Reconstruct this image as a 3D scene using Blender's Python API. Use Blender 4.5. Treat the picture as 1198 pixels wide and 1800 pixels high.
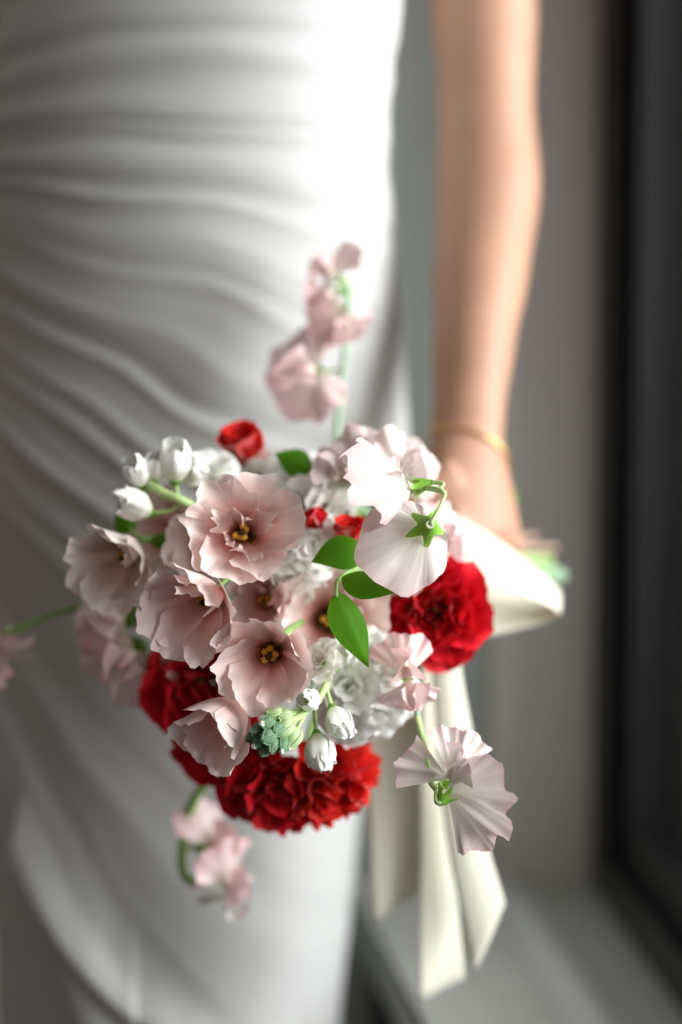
import bpy, math, random
import numpy as np
from mathutils import Vector, Matrix, noise

# ------------------------------------------------------------------ clear
for o in list(bpy.data.objects):
    bpy.data.objects.remove(o, do_unlink=True)
scene = bpy.context.scene
COL = scene.collection

# ------------------------------------------------------------------ camera
CAM = Vector((0, 0, 0.95)); PITCH = math.radians(4.0); FPX = 2500.0
cam_d = bpy.data.cameras.new('camera'); cam = bpy.data.objects.new('camera', cam_d); COL.objects.link(cam)
cam.location = CAM; cam.rotation_euler = (math.radians(90) - PITCH, 0, 0)
cam_d.sensor_fit = 'VERTICAL'; cam_d.sensor_height = 36.0; cam_d.lens = 50.0
cam_d.dof.use_dof = True; cam_d.dof.focus_distance = 0.797; cam_d.dof.aperture_fstop = 1.45
cam_d.clip_start = 0.02
scene.camera = cam

# ------------------------------------------------------------------ world, light, exposure
world = bpy.data.worlds.new('world'); scene.world = world; world.use_nodes = True
bg = world.node_tree.nodes['Background']; bg.inputs[0].default_value = (1.0, 0.84, 0.72, 1); bg.inputs[1].default_value = 0.135


def area(name, loc, target, sx, sy, power, col):
    l = bpy.data.lights.new(name, 'AREA'); l.shape = 'RECTANGLE'; l.size = sx; l.size_y = sy
    l.energy = power; l.color = col
    o = bpy.data.objects.new(name, l); COL.objects.link(o); o.location = loc
    o.rotation_euler = (Vector(target) - Vector(loc)).to_track_quat('-Z', 'Y').to_euler()
    return o


# daylight outside the big window in the right-hand wall
area('window_daylight', (1.18, 0.36, 1.34), (-0.20, 0.84, 0.95), 1.5, 1.4, 80, (1.0, 0.985, 0.97))
vs = scene.view_settings
vs.view_transform = 'Standard'; vs.look = 'None'; vs.gamma = 1.0; vs.use_curve_mapping = False
vs.exposure = 0.42
scene.cycles.use_denoising = True
scene.cycles.max_bounces = 8
scene.cycles.transparent_max_bounces = 16

_F = Vector((0, math.cos(PITCH), -math.sin(PITCH))); _U = Vector((0, math.sin(PITCH), math.cos(PITCH)))


def at(px, py, d):
    """world point seen at photograph pixel (px, py) at distance d along the optical axis"""
    return CAM + _F * d + Vector((1, 0, 0)) * ((px - 599) / FPX * d) + _U * (-(py - 900) / FPX * d)


# ------------------------------------------------------------------ materials
def _nt(name):
    m = bpy.data.materials.new(name); m.use_nodes = True
    nt = m.node_tree; nt.nodes.clear()
    out = nt.nodes.new('ShaderNodeOutputMaterial')
    return m, nt, out


def plain(name, col, rough=0.5, spec=0.4, noise_amt=0.06, noise_scale=12.0, bump=0.0, bump_scale=80.0, metallic=0.0, coat=0.0, sss=0.0, sheen=0.0):
    m, nt, out = _nt(name)
    b = nt.nodes.new('ShaderNodeBsdfPrincipled')
    tc = nt.nodes.new('ShaderNodeTexCoord')
    n = nt.nodes.new('ShaderNodeTexNoise'); n.inputs['Scale'].default_value = noise_scale; n.inputs['Detail'].default_value = 4
    nt.links.new(tc.outputs['Object'], n.inputs['Vector'])
    r = nt.nodes.new('ShaderNodeValToRGB')
    c = np.array(col)
    r.color_ramp.elements[0].position = 0.3; r.color_ramp.elements[1].position = 0.7
    r.color_ramp.elements[0].color = (*np.clip(c * (1 - noise_amt), 0, 1), 1)
    r.color_ramp.elements[1].color = (*np.clip(c * (1 + noise_amt), 0, 1), 1)
    nt.links.new(n.outputs['Fac'], r.inputs['Fac'])
    nt.links.new(r.outputs['Color'], b.inputs['Base Color'])
    b.inputs['Roughness'].default_value = rough
    b.inputs['Specular IOR Level'].default_value = spec
    b.inputs['Metallic'].default_value = metallic
    b.inputs['Coat Weight'].default_value = coat
    if sheen:
        b.inputs['Sheen Weight'].default_value = sheen
    if sss:
        b.inputs['Subsurface Weight'].default_value = sss
        b.inputs['Subsurface Radius'].default_value = (0.012, 0.004, 0.002)
        b.inputs['Subsurface Scale'].default_value = 0.6
    if bump:
        n2 = nt.nodes.new('ShaderNodeTexNoise'); n2.inputs['Scale'].default_value = bump_scale
        nt.links.new(tc.outputs['Object'], n2.inputs['Vector'])
        bp = nt.nodes.new('ShaderNodeBump'); bp.inputs['Strength'].default_value = bump; bp.inputs['Distance'].default_value = 0.002
        nt.links.new(n2.outputs['Fac'], bp.inputs['Height']); nt.links.new(bp.outputs['Normal'], b.inputs['Normal'])
    nt.links.new(b.outputs[0], out.inputs[0])
    return m


def petal_mat(name, stops, transl=0.38, vein=0.10, veinfreq=26.0, gloss=0.06, rough=0.45, bump=0.25, tcol=None):
    """thin petal or leaf: colour pigment along the length (UV.x), fine veins across (UV.y)"""
    m, nt, out = _nt(name)
    uv = nt.nodes.new('ShaderNodeUVMap'); uv.uv_map = 'UVMap'
    sep = nt.nodes.new('ShaderNodeSeparateXYZ'); nt.links.new(uv.outputs[0], sep.inputs[0])
    ramp = nt.nodes.new('ShaderNodeValToRGB'); cr = ramp.color_ramp; cr.interpolation = 'EASE'
    while len(cr.elements) > 1:
        cr.elements.remove(cr.elements[-1])
    cr.elements[0].position = stops[0][0]; cr.elements[0].color = (*stops[0][1], 1)
    for p, c in stops[1:]:
        e = cr.elements.new(p); e.color = (*c, 1)
    nt.links.new(sep.outputs['X'], ramp.inputs['Fac'])
    mp = nt.nodes.new('ShaderNodeMapping'); mp.inputs['Scale'].default_value = (1.6, veinfreq, 1)
    nt.links.new(uv.outputs[0], mp.inputs['Vector'])
    nz = nt.nodes.new('ShaderNodeTexNoise'); nz.inputs['Scale'].default_value = 1.0; nz.inputs['Detail'].default_value = 3
    nt.links.new(mp.outputs[0], nz.inputs['Vector'])
    mr = nt.nodes.new('ShaderNodeMapRange'); mr.inputs['From Min'].default_value = 0.3; mr.inputs['From Max'].default_value = 0.7
    mr.inputs['To Min'].default_value = 1 - vein; mr.inputs['To Max'].default_value = 1 + vein * 0.5
    nt.links.new(nz.outputs['Fac'], mr.inputs['Value'])
    mul = nt.nodes.new('ShaderNodeVectorMath'); mul.operation = 'SCALE'
    nt.links.new(ramp.outputs['Color'], mul.inputs[0]); nt.links.new(mr.outputs[0], mul.inputs['Scale'])
    bp = nt.nodes.new('ShaderNodeBump'); bp.inputs['Strength'].default_value = bump; bp.inputs['Distance'].default_value = 0.0006
    nt.links.new(nz.outputs['Fac'], bp.inputs['Height'])
    dif = nt.nodes.new('ShaderNodeBsdfDiffuse'); tr = nt.nodes.new('ShaderNodeBsdfTranslucent'); gl = nt.nodes.new('ShaderNodeBsdfGlossy')
    gl.inputs['Roughness'].default_value = rough
    nt.links.new(mul.outputs[0], dif.inputs['Color'])
    if tcol is None:
        nt.links.new(mul.outputs[0], tr.inputs['Color'])
    else:
        tr.inputs['Color'].default_value = (*tcol, 1)
    for s in (dif, tr, gl):
        nt.links.new(bp.outputs['Normal'], s.inputs['Normal'])
    mx = nt.nodes.new('ShaderNodeMixShader'); mx.inputs[0].default_value = transl
    nt.links.new(dif.outputs[0], mx.inputs[1]); nt.links.new(tr.outputs[0], mx.inputs[2])
    mx2 = nt.nodes.new('ShaderNodeMixShader')
    lw = nt.nodes.new('ShaderNodeFresnel'); lw.inputs['IOR'].default_value = 1.35
    mm = nt.nodes.new('ShaderNodeMath'); mm.operation = 'MULTIPLY'; mm.inputs[1].default_value = gloss * 6
    nt.links.new(lw.outputs[0], mm.inputs[0]); nt.links.new(mm.outputs[0], mx2.inputs[0])
    nt.links.new(mx.outputs[0], mx2.inputs[1]); nt.links.new(gl.outputs[0], mx2.inputs[2])
    nt.links.new(mx2.outputs[0], out.inputs[0])
    return m


M = {}
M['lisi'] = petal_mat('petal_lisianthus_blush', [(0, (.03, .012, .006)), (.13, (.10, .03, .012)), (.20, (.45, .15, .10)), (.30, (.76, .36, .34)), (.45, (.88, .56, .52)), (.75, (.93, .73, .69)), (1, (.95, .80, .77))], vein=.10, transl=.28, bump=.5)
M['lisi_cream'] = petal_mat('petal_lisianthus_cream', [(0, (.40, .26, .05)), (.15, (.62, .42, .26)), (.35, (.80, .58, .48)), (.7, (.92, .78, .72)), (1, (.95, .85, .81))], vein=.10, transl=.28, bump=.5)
M['pea'] = petal_mat('petal_sweet_pea_white_blush', [(0, (.70, .70, .46)), (.18, (.80, .76, .66)), (.5, (.82, .735, .70)), (.85, (.82, .705, .68)), (1, (.82, .62, .62))], vein=.09, veinfreq=44, transl=.34, bump=.5)
M['pea_pink'] = petal_mat('petal_sweet_pea_pink', [(0, (.88, .84, .58)), (.2, (.92, .80, .74)), (.5, (.93, .74, .72)), (.85, (.92, .67, .67)), (1, (.88, .55, .58))], vein=.08, veinfreq=40, transl=.38)
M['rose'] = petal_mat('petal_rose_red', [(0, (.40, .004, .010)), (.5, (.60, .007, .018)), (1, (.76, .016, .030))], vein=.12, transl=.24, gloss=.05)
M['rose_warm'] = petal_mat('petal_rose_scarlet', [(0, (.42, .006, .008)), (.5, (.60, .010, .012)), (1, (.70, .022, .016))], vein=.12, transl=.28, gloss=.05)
M['white'] = petal_mat('petal_stock_white', [(0, (.50, .62, .25)), (.16, (.76, .80, .58)), (.45, (.90, .90, .82)), (1, (.97, .97, .94))], vein=.04, transl=.16)
M['leaf'] = petal_mat('leaf_ruscus_green', [(0, (.08, .20, .010)), (.5, (.045, .17, .006)), (1, (.07, .20, .010))], transl=.34, vein=.16, veinfreq=14, gloss=.07, rough=.35, tcol=(.13, .38, .008))
M['leaf_gap_shade'] = petal_mat('leaf_green_shade_filler', [(0, (.03, .09, .012)), (1, (.03, .10, .014))], transl=.2, vein=.15, veinfreq=14)  # leaf green darkened to stand in for shade in the bouquet gaps
M['stem'] = plain('stem_green', (.22, .40, .10), .5, noise_amt=.15, noise_scale=90)
M['stem_pale'] = plain('stem_pale_green', (.42, .58, .24), .5, noise_amt=.12, noise_scale=90)
M['stem_grey'] = plain('stem_blue_green', (.30, .46, .30), .5, noise_amt=.12, noise_scale=60)
M['stem_blush'] = plain('stem_brownish_pink', (.45, .30, .24), .5, noise_amt=.12, noise_scale=60)
M['calyx'] = petal_mat('calyx_green', [(0, (.16, .34, .04)), (.5, (.20, .42, .05)), (1, (.42, .60, .18))], transl=.2, vein=.15, veinfreq=30, tcol=(.3, .5, .05))
M['bud'] = plain('bud_grey_green', (.11, .20, .11), .6, noise_amt=.2, noise_scale=160, bump=.3, bump_scale=900)
M['bud_lime'] = plain('bud_lime', (.36, .48, .24), .6, noise_amt=.12, noise_scale=160)
M['anther'] = plain('anther_ochre', (.62, .33, .03), .6, noise_amt=.2, noise_scale=200)
M['stigma'] = plain('stigma_dark', (.05, .03, .012), .6, noise_amt=.3, noise_scale=200)
M['ribbon'] = plain('ribbon_ivory_silk', (.74, .715, .60), .6, spec=.2, noise_amt=.02, noise_scale=30, sheen=.2)
M['dress'] = plain('dress_ivory_satin', (.54, .545, .54), .68, spec=.18, noise_amt=.015, noise_scale=6, sheen=.15)
M['skin'] = plain('skin', (.47, .262, .178), .48, spec=.35, noise_amt=.06, noise_scale=18, sss=.25)
M['gold'] = plain('bracelet_gold', (.85, .60, .22), .25, metallic=1.0, noise_amt=.05)
M['wall_green'] = plain('paint_grey_green', (.62, .69, .65), .7, noise_amt=.03, noise_scale=3, bump=.1)
M['wall_grey'] = plain('paint_warm_grey', (.54, .50, .455), .6, noise_amt=.04, noise_scale=3, bump=.1)
M['sill'] = plain('sill_grey_paint', (.44, .455, .42), .35, noise_amt=.05, noise_scale=5)
M['sill_streak'] = plain('sill_painted_light_streak', (.56, .58, .56), .35, noise_amt=.05, noise_scale=5)  # paler than the sill: the light streak is put into the colour
M['frame'] = plain('window_frame_black', (.010, .0095, .009), .4, noise_amt=.1, noise_scale=8)
M['floor'] = plain('floor_black_wood', (.02, .021, .019), .45, noise_amt=.2, noise_scale=6)
M['panel'] = plain('panel_black_paint', (.018, .019, .018), .5, noise_amt=.1, noise_scale=4)
M['facade'] = plain('facade_dark', (.045, .05, .058), .8, noise_amt=.2, noise_scale=2)
M['ledge'] = plain('ledge_pale_stone', (.70, .72, .76), .7, noise_amt=.1, noise_scale=6)


def glass_mat():
    m, nt, out = _nt('window_glass')
    t = nt.nodes.new('ShaderNodeBsdfTransparent'); g = nt.nodes.new('ShaderNodeBsdfGlossy'); g.inputs['Roughness'].default_value = .02
    t.inputs[0].default_value = (.93, .95, .95, 1)
    f = nt.nodes.new('ShaderNodeFresnel'); f.inputs['IOR'].default_value = 1.35
    mx = nt.nodes.new('ShaderNodeMixShader')
    nt.links.new(f.outputs[0], mx.inputs[0]); nt.links.new(t.outputs[0], mx.inputs[1]); nt.links.new(g.outputs[0], mx.inputs[2])
    nt.links.new(mx.outputs[0], out.inputs[0])
    return m


M['glass'] = glass_mat()


# ------------------------------------------------------------------ mesh helpers
def mesh_pf(name, verts, faces, uvs=None, smooth=True):
    me = bpy.data.meshes.new(name)
    me.from_pydata([tuple(v) for v in verts], [], faces)
    if uvs is not None:
        l = me.uv_layers.new(name='UVMap')
        idx = np.empty(len(me.loops), dtype=np.int32); me.loops.foreach_get('vertex_index', idx)
        l.data.foreach_set('uv', np.asarray(uvs, dtype=np.float32)[idx].ravel())
    if smooth:
        me.polygons.foreach_set('use_smooth', [True] * len(me.polygons))
    me.update()
    return me


def grid_faces(nu, nv, wrap=False):
    f = []
    for i in range(nu - 1):
        for j in range(nv if wrap else nv - 1):
            k = (j + 1) % nv
            f.append((i * nv + j, i * nv + k, (i + 1) * nv + k, (i + 1) * nv + j))
    return f


def grid_mesh(name, P, uv=None, wrap=False):
    """P: array (nu, nv, 3)"""
    nu, nv = P.shape[:2]
    if uv is None:
        u, v = np.meshgrid(np.linspace(0, 1, nu), np.linspace(0, 1, nv), indexing='ij')
        uv = np.stack([u, v], -1)
    return mesh_pf(name, P.reshape(-1, 3), grid_faces(nu, nv, wrap), uv.reshape(-1, 2))


def obj(name, me, mat, parent=None, mods=()):
    o = bpy.data.objects.new(name, me); COL.objects.link(o)
    if not me.materials:
        me.materials.append(mat)
    if parent is not None:
        o.parent = parent
    return o


def tag(o, label, cat=None, group=None, kind=None):
    o['label'] = label
    if cat: o['category'] = cat
    if group: o['group'] = group
    if kind: o['kind'] = kind
    return o


def empty(name, mat4, parent=None):
    o = bpy.data.objects.new(name, None); COL.objects.link(o); o.empty_display_size = .01
    if parent is not None:
        o.parent = parent
        o.matrix_basis = parent.matrix_world.inverted() @ mat4
        o.matrix_world = mat4
    else:
        o.matrix_world = mat4
    return o


def basis(loc, fwd, up, axis='Y'):
    """axis='Y': local Y = fwd, Z ~ up.  axis='Z': local Z = fwd, Y ~ up"""
    f = Vector(fwd).normalized(); u = Vector(up)
    u = (u - f * u.dot(f)).normalized()
    if axis == 'Y':
        x = f.cross(u); c = (x, f, u)
    else:
        x = u.cross(f); c = (x, u, f)
    m = Matrix.Identity(4)
    for i in range(3):
        for j in range(3):
            m[j][i] = c[i][j]
    m.translation = Vector(loc)
    return m


def smooth_path(pts, n=24):
    p = [Vector(q) for q in pts]
    if len(p) == 2:
        return [p[0].lerp(p[1], i / n) for i in range(n + 1)]
    p = [p[0] * 2 - p[1]] + p + [p[-1] * 2 - p[-2]]
    out = []; seg = len(p) - 3; per = max(2, n // seg)
    for s in range(seg):
        a, b, c, d = p[s:s + 4]
        for i in range(per):
            t = i / per
            out.append(.5 * ((2 * b) + (c - a) * t + (2 * a - 5 * b + 4 * c - d) * t * t + (3 * b - a - 3 * c + d) * t ** 3))
    out.append(p[-2].copy())
    return out


def tube_arr(pts, rad, nseg=8, n=24, squash=1.0, side=None, resample=True):
    path = smooth_path(pts, n) if resample else [Vector(p) for p in pts]
    m = len(path)
    rr = np.interp(np.linspace(0, 1, m), np.linspace(0, 1, len(rad)), rad) if hasattr(rad, '__len__') else np.full(m, rad)
    t0 = (path[1] - path[0]).normalized()
    nrm = t0.orthogonal().normalized() if side is None else (Vector(side) - t0 * Vector(side).dot(t0)).normalized()
    P = np.zeros((m, nseg, 3))
    for i in range(m):
        t = (path[min(i + 1, m - 1)] - path[max(i - 1, 0)]).normalized()
        nrm = (nrm - t * nrm.dot(t)).normalized(); b = t.cross(nrm)
        for j in range(nseg):
            a = 2 * math.pi * j / nseg
            P[i, j] = path[i] + nrm * (math.cos(a) * rr[i]) + b * (math.sin(a) * rr[i] * squash)
    return P


def tube_mesh(name, pts, rad, nseg=8, n=24, caps=True, **k):
    P = tube_arr(pts, rad, nseg, n, **k)
    nu, nv = P.shape[:2]
    V = P.reshape(-1, 3).tolist(); F = grid_faces(nu, nv, True)
    u, v = np.meshgrid(np.linspace(0, 1, nu), np.linspace(0, 1, nv), indexing='ij')
    UV = np.stack([u, v], -1).reshape(-1, 2).tolist()
    if caps:
        F.append(tuple(range(nv))[::-1]); F.append(tuple(range((nu - 1) * nv, nu * nv)))
    return mesh_pf(name, V, F, UV)


def merge(name, parts):
    """join several (verts, faces) into one mesh"""
    V, F = [], []
    for v, f in parts:
        k = len(V); V += [tuple(x) for x in v]; F += [tuple(i + k for i in q) for q in f]
    return mesh_pf(name, V, F)


def box_vf(a, b, c, d, z0, z1):
    """vertical prism over the quad a b c d (xy points)"""
    q = [a, b, c, d]
    V = [(p[0], p[1], z0) for p in q] + [(p[0], p[1], z1) for p in q]
    return V, [(3, 2, 1, 0), (4, 5, 6, 7), (0, 1, 5, 4), (1, 2, 6, 5), (2, 3, 7, 6), (3, 0, 4, 7)]


def prism(name, quad, z0, z1, mat, parent=None):
    V, F = box_vf(*quad, z0, z1)
    return obj(name, mesh_pf(name, V, F, smooth=False), mat, parent)


def vnoise(x, y, seed=0):
    x = np.asarray(x, float); y = np.asarray(y, float)
    xi = np.floor(x).astype(int); yi = np.floor(y).astype(int)
    fx = x - xi; fy = y - yi; fx = fx * fx * (3 - 2 * fx); fy = fy * fy * (3 - 2 * fy)
    def h(a, b):
        n = (a * 374761393 + b * 668265263 + seed * 1442695) & 0x7fffffff
        n = (n ^ (n >> 13)) * 1274126177 & 0x7fffffff
        return ((n ^ (n >> 16)) & 0xffff) / 65535.0
    return (h(xi, yi) * (1 - fx) + h(xi + 1, yi) * fx) * (1 - fy) + (h(xi, yi + 1) * (1 - fx) + h(xi + 1, yi + 1) * fx) * fy


# ================================================================== SETTING
def S(o, kind='structure'):
    o['kind'] = kind
    return o


ZS = at(1035, 1552, 1.5).z                                 # top of the window ledge
fx, fy = at(1035, 1552, 1.5).x, at(1035, 1552, 1.5).y       # far corner of the window
ud = Vector((.062, -.998)); vd = Vector((.998, .062))       # along the window towards the viewer / outwards


def wp(u, v):
    return (fx + ud.x * u + vd.x * v, fy + ud.y * u + vd.y * v)


S(prism('floor', [(-2.5, -1.5), (1.0, -1.5), (1.0, 2.2), (-2.5, 2.2)], -.05, 0, M['floor']))
S(prism('wall_back', [(-2.6, fy + .09), (fx + .02, fy + .09), (fx + .02, fy + .22), (-2.6, fy + .22)], 0, 2.6, M['wall_green']))
# warm grey boxed jamb at the far end of the window
jx0 = at(872, 1300, 1.47).x
S(prism('trim_1', [(jx0, fy), wp(0, 0), wp(-.10, 0), (jx0, fy + .10)], ZS, 2.6, M['wall_grey']))
# ledge under the window: board, plus an added chamfered strip, paler for a streak of light
e0 = at(602, 1556, 1.5); e1 = at(716, 1800, 1.186)
k = (e1 - e0); k = k / abs(k.y)
lx = lambda y: e0.x + k.x * (e0.y - y)
ledge = S(prism('trim_2', [(lx(-1.4), -1.4), wp(fy + 1.4, 0), wp(-.05, 0), (e0.x, fy + .05)], ZS - .05, ZS, M['sill']))
q0 = at(868, 1560, 1.49); q1 = at(1003, 1800, 1.186)
qd = (q1 - q0) / (q0.y - q1.y)
def qx(y): return q0.x + qd.x * (q0.y - y)
V = []; ys = [fy, -1.4]
for y in ys:
    V += [(qx(y) - .011, y, ZS - .01), (qx(y) - .011, y, ZS + .001), (qx(y) + .010, y, ZS + .009), (qx(y) + .026, y, ZS + .004), (qx(y) + .026, y, ZS - .01)]
S(obj('light_streak_strip', mesh_pf('light_streak_strip', V, [(i, i + 1, 6 + i, 5 + i) for i in range(4)] + [(0, 5, 9, 4), (4, 3, 2, 1, 0), (5, 6, 7, 8, 9)], smooth=False), M['sill_streak']))
S(prism('wall_right', [(lx(-1.4) + .03, -1.4), wp(fy + 1.4, .16), wp(-.05, .16), (e0.x + .03, fy + .05)], 0, ZS - .05, M['panel']))
S(prism('wall_right_top', [wp(fy + 1.4, -.0), wp(fy + 1.4, .16), wp(-.10, .16), wp(-.10, 0)], 2.36, 2.6, M['wall_grey']))
# window: black frame and glass
win = empty('window_1', Matrix.Translation((fx, fy, ZS))); win['kind'] = 'structure'; win['label'] = 'black framed window with dark glass in the right-hand wall'
def wpart(name, u0, u1, v0, v1, z0, z1, mat):
    q = [wp(u0, v0), wp(u1, v0), wp(u1, v1), wp(u0, v1)]
    Vv, Ff = box_vf(*[(a - fx, b - fy) for a, b in q], z0 - ZS, z1 - ZS)
    return obj(name, mesh_pf(name, Vv, Ff, smooth=False), mat, win)
WL = fy + 1.35; ZT = 2.36
bpy.context.view_layer.update()
wpart('frame_post', 0, .055, .0, .075, ZS, ZT, M['frame'])
wpart('frame_post', WL - .055, WL, .0, .075, ZS, ZT, M['frame'])
wpart('frame_rail', .055, WL - .055, .0, .075, ZS, ZS + .045, M['frame'])
wpart('frame_rail', .055, WL - .055, .0, .075, ZT - .05, ZT, M['frame'])
wpart('sash_stile', .055, .095, .018, .065, ZS + .045, ZT - .05, M['frame'])
wpart('sash_rail', .095, WL - .055, .018, .065, ZS + .045, ZS + .085, M['frame'])
wpart('glass_pane', .095, WL - .055, .038, .044, ZS + .085, ZT - .05, M['glass'])
# dark building front outside, with a pale stone ledge
fac = empty('building_front', Matrix.Translation((2.4, 4.2, 0))); tag(fac, 'dark building front with a pale ledge seen through the window glass', 'building')
def fpart(name, x0, x1, y0, y1, z0, z1, mat):
    V_, F_ = box_vf((x0 - 2.4, y0 - 4.2), (x1 - 2.4, y0 - 4.2), (x1 - 2.4, y1 - 4.2), (x0 - 2.4, y1 - 4.2), z0, z1)
    return obj(name, mesh_pf(name, V_, F_, smooth=False), mat, fac)
fpart('facade_wall', .45, 4.6, 4.2, 4.5, 0, 4.2, M['facade'])
lp = at(1165, 1415, 2.2)
fpart('facade_wall', .455, 1.6, 2.25, 4.2, 0, lp.z - .012, M['facade'])
fpart('stone_ledge', .45, 1.6, 2.2, 4.2, lp.z - .012, lp.z + .012, M['ledge'])

# ================================================================== PERSON
DD = 1.14
def pxx(px): return (px - 599) / FPX * DD
def pzz(py): return at(599, py, DD).z

# gripping hand geometry
A = Vector((.77, .62, -.13)).normalized()                     # direction of the stem bundle through the fist, towards the cut ends
KN = at(850, 945, 1.005)                                      # knuckle row centre
B = KN + Vector((-.024, .026, -.006))                          # bundle centre inside the fist
DORS = Vector((.64, -.77, .0)).normalized()                   # back of the hand


def loft(rings, nseg=28):
    """rings: (centre, halfwidth, halfdepth, width_dir) ; sections are perpendicular to the path"""
    cs = [Vector(r[0]) for r in rings]
    P = np.zeros((len(rings), nseg, 3))
    for i, r in enumerate(rings):
        t = (cs[min(i + 1, len(cs) - 1)] - cs[max(i - 1, 0)]).normalized()
        w = Vector(r[3]); w = (w - t * w.dot(t)).normalized(); d = t.cross(w)
        for j in range(nseg):
            a = 2 * math.pi * j / nseg
            P[i, j] = cs[i] + w * (math.cos(a) * r[1]) + d * (math.sin(a) * r[2])
    V_ = P.reshape(-1, 3).tolist(); F_ = grid_faces(len(rings), nseg, True)
    F_.append(tuple(range(nseg))[::-1]); F_.append(tuple(range((len(rings) - 1) * nseg, len(rings) * nseg)))
    return V_, F_


def resample_rings(rings, n):
    R_ = []
    m = len(rings)
    cs = smooth_path([r[0] for r in rings], n * (m - 1))
    k_ = len(cs)
    for i in range(k_):
        t = i / (k_ - 1) * (m - 1); a = min(int(t), m - 2); f = t - a; f = f * f * (3 - 2 * f)
        R_.append((cs[i], rings[a][1] * (1 - f) + rings[a + 1][1] * f, rings[a][2] * (1 - f) + rings[a + 1][2] * f,
                   Vector(rings[a][3]).lerp(Vector(rings[a + 1][3]), f)))
    return R_


X = Vector((1, 0, 0))
pieces = []
# left arm (right side of the picture)
sh = at(800, -380, 1.17)
arm = [(sh, .050, .052, X), (at(835, -180, 1.16), .046, .050, X), (at(848, 0, 1.145), .0425, .045, X), (at(853, 190, 1.13), .0375, .040, X),
       (at(857, 330, 1.115), .0405, .040, X), (at(845, 470, 1.09), .0365, .037, X), (at(832, 600, 1.06), .0305, .032, X), (at(823, 715, 1.04), .0265, .026, X),
       (at(820, 775, 1.03), .0265, .022, X.lerp(A, .3)), (at(822, 815, 1.022), .030, .0205, X.lerp(A, .55)), (at(828, 880, 1.012), .0365, .0185, X.lerp(A, .75)), (at(836, 935, 1.007), .0385, .0175, X.lerp(A, .8)), (at(842, 960, 1.007), .034, .012, X.lerp(A, .8))]
pieces.append(loft(resample_rings(arm, 5)))
# fingers wrapped round the stems, index nearest the viewer
PALM = -DORS
down = Vector((0, 0, -1))
def tube_vf(pts, rad, nseg=12, n=20):
    P = tube_arr(pts, rad, nseg, n); nu = P.shape[0]
    F_ = grid_faces(nu, nseg, True); F_.append(tuple(range(nseg))[::-1]); F_.append(tuple(range((nu - 1) * nseg, nu * nseg)))
    return P.reshape(-1, 3).tolist(), F_
nails = []
for i, (off, ln, r) in enumerate([(-.029, 1.0, .0093), (-.0095, 1.08, .0096), (.0100, 1.0, .0092), (.0285, .82, .0080)]):
    k0 = KN + A * off + Vector((0, 0, .004 - .004 * abs(i - 1)))
    Rr = .021 * ln + .003
    cB = B + A * off
    pts = [k0 - down * .012 - DORS * .004, k0]
    for th in (20, 60, 105, 150, 190, 222):
        a = math.radians(th)
        pts.append(cB + (DORS * math.cos(a) + down * math.sin(a)) * Rr)
    pieces.append(tube_vf(pts, [r * 1.05, r * 1.1, r, r * 1.02, r * .95, r * .95, r * .9, r * .72], n=42))
# thumb leaves the side of the palm near its base and closes over the bundle
t0 = at(800, 835, 1.000)
pieces.append(tube_vf([t0, B - A * .040 + Vector((.004, -.006, .030)), B - A * .046 + PALM * .016 + Vector((0, 0, .026)), B - A * .040 + PALM * .030 + Vector((0, 0, .006)), B - A * .034 + PALM * .030 + Vector((0, 0, -.012))],
                      [.0125, .0125, .0108, .0100, .0075], n=28))
# right arm, just outside the left edge of the picture
pieces.append(loft(resample_rings([(at(40, -380, 1.24), .050, .052, X), (at(-30, -180, 1.25), .046, .048, X), (at(-68, 0, 1.25), .042, .044, X), (at(-95, 190, 1.25), .0375, .040, X), (at(-140, 330, 1.24), .040, .039, X),
        (at(-190, 560, 1.2), .031, .032, X), (at(-205, 740, 1.18), .027, .021, X), (at(-210, 830, 1.17), .036, .017, Vector((.3, 1, 0))), (at(-210, 920, 1.16), .038, .015, Vector((.3, 1, 0))), (at(-208, 950, 1.16), .033, .011, Vector((.3, 1, 0)))], 5)))
for off, ln in ((-.027, .070), (-.009, .078), (.009, .074), (.026, .060)):
    b0 = at(-209, 935, 1.16) + Vector((.3, 1, 0)).normalized() * off
    pieces.append(tube_vf([b0, b0 + Vector((.004, 0, -ln * .5)), b0 + Vector((.014, 0, -ln))], [.0092, .0088, .0070], n=14))
b0 = at(-210, 850, 1.16) + Vector((.1, -.030, 0)) * 1.0 - Vector((.1, 0, 0))
pieces.append(tube_vf([b0, b0 + Vector((.004, -.016, -.03)), b0 + Vector((.012, -.018, -.058))], [.0115, .0105, .0075], n=14))
# trunk and legs inside the dress, shoulders and neck
cx = pxx(345); cy = 1.165
trunk = []
for z, hw, hd in ((1.66, .052, .055), (1.60, .055, .058), (1.555, .10, .065), (1.52, .165, .072), (1.47, .172, .085), (1.38, .148, .095), (1.28, .128, .088), (1.20, .122, .083), (1.12, .130, .088), (1.0, .150, .095), (.90, .150, .098), (.82, .14, .095)):
    trunk.append((Vector((cx - .005, cy + .01, z)), hw, hd, X))
pieces.append(loft(resample_rings(trunk, 3)))
for s in (-1, 1):
    pieces.append(loft(resample_rings([(Vector((cx - .03 + s * .060, cy + .01, z)), r * .85, r * 1.05, X) for z, r in ((.92, .072), (.80, .074), (.62, .062), (.48, .052), (.34, .050), (.20, .036), (.10, .031), (.06, .034))], 4)))
    pieces.append(tube_vf([(cx - .03 + s * .060, cy + .05, .045), (cx - .03 + s * .062, cy, .05), (cx - .03 + s * .066, cy - .09, .026), (cx - .03 + s * .068, cy - .14, .022)], [.030, .034, .028, .014], n=16))
person = obj('person', merge('person', pieces), M['skin'])
rm = person.modifiers.new('remesh', 'REMESH'); rm.mode = 'VOXEL'; rm.voxel_size = .0032; rm.use_smooth_shade = True
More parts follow.
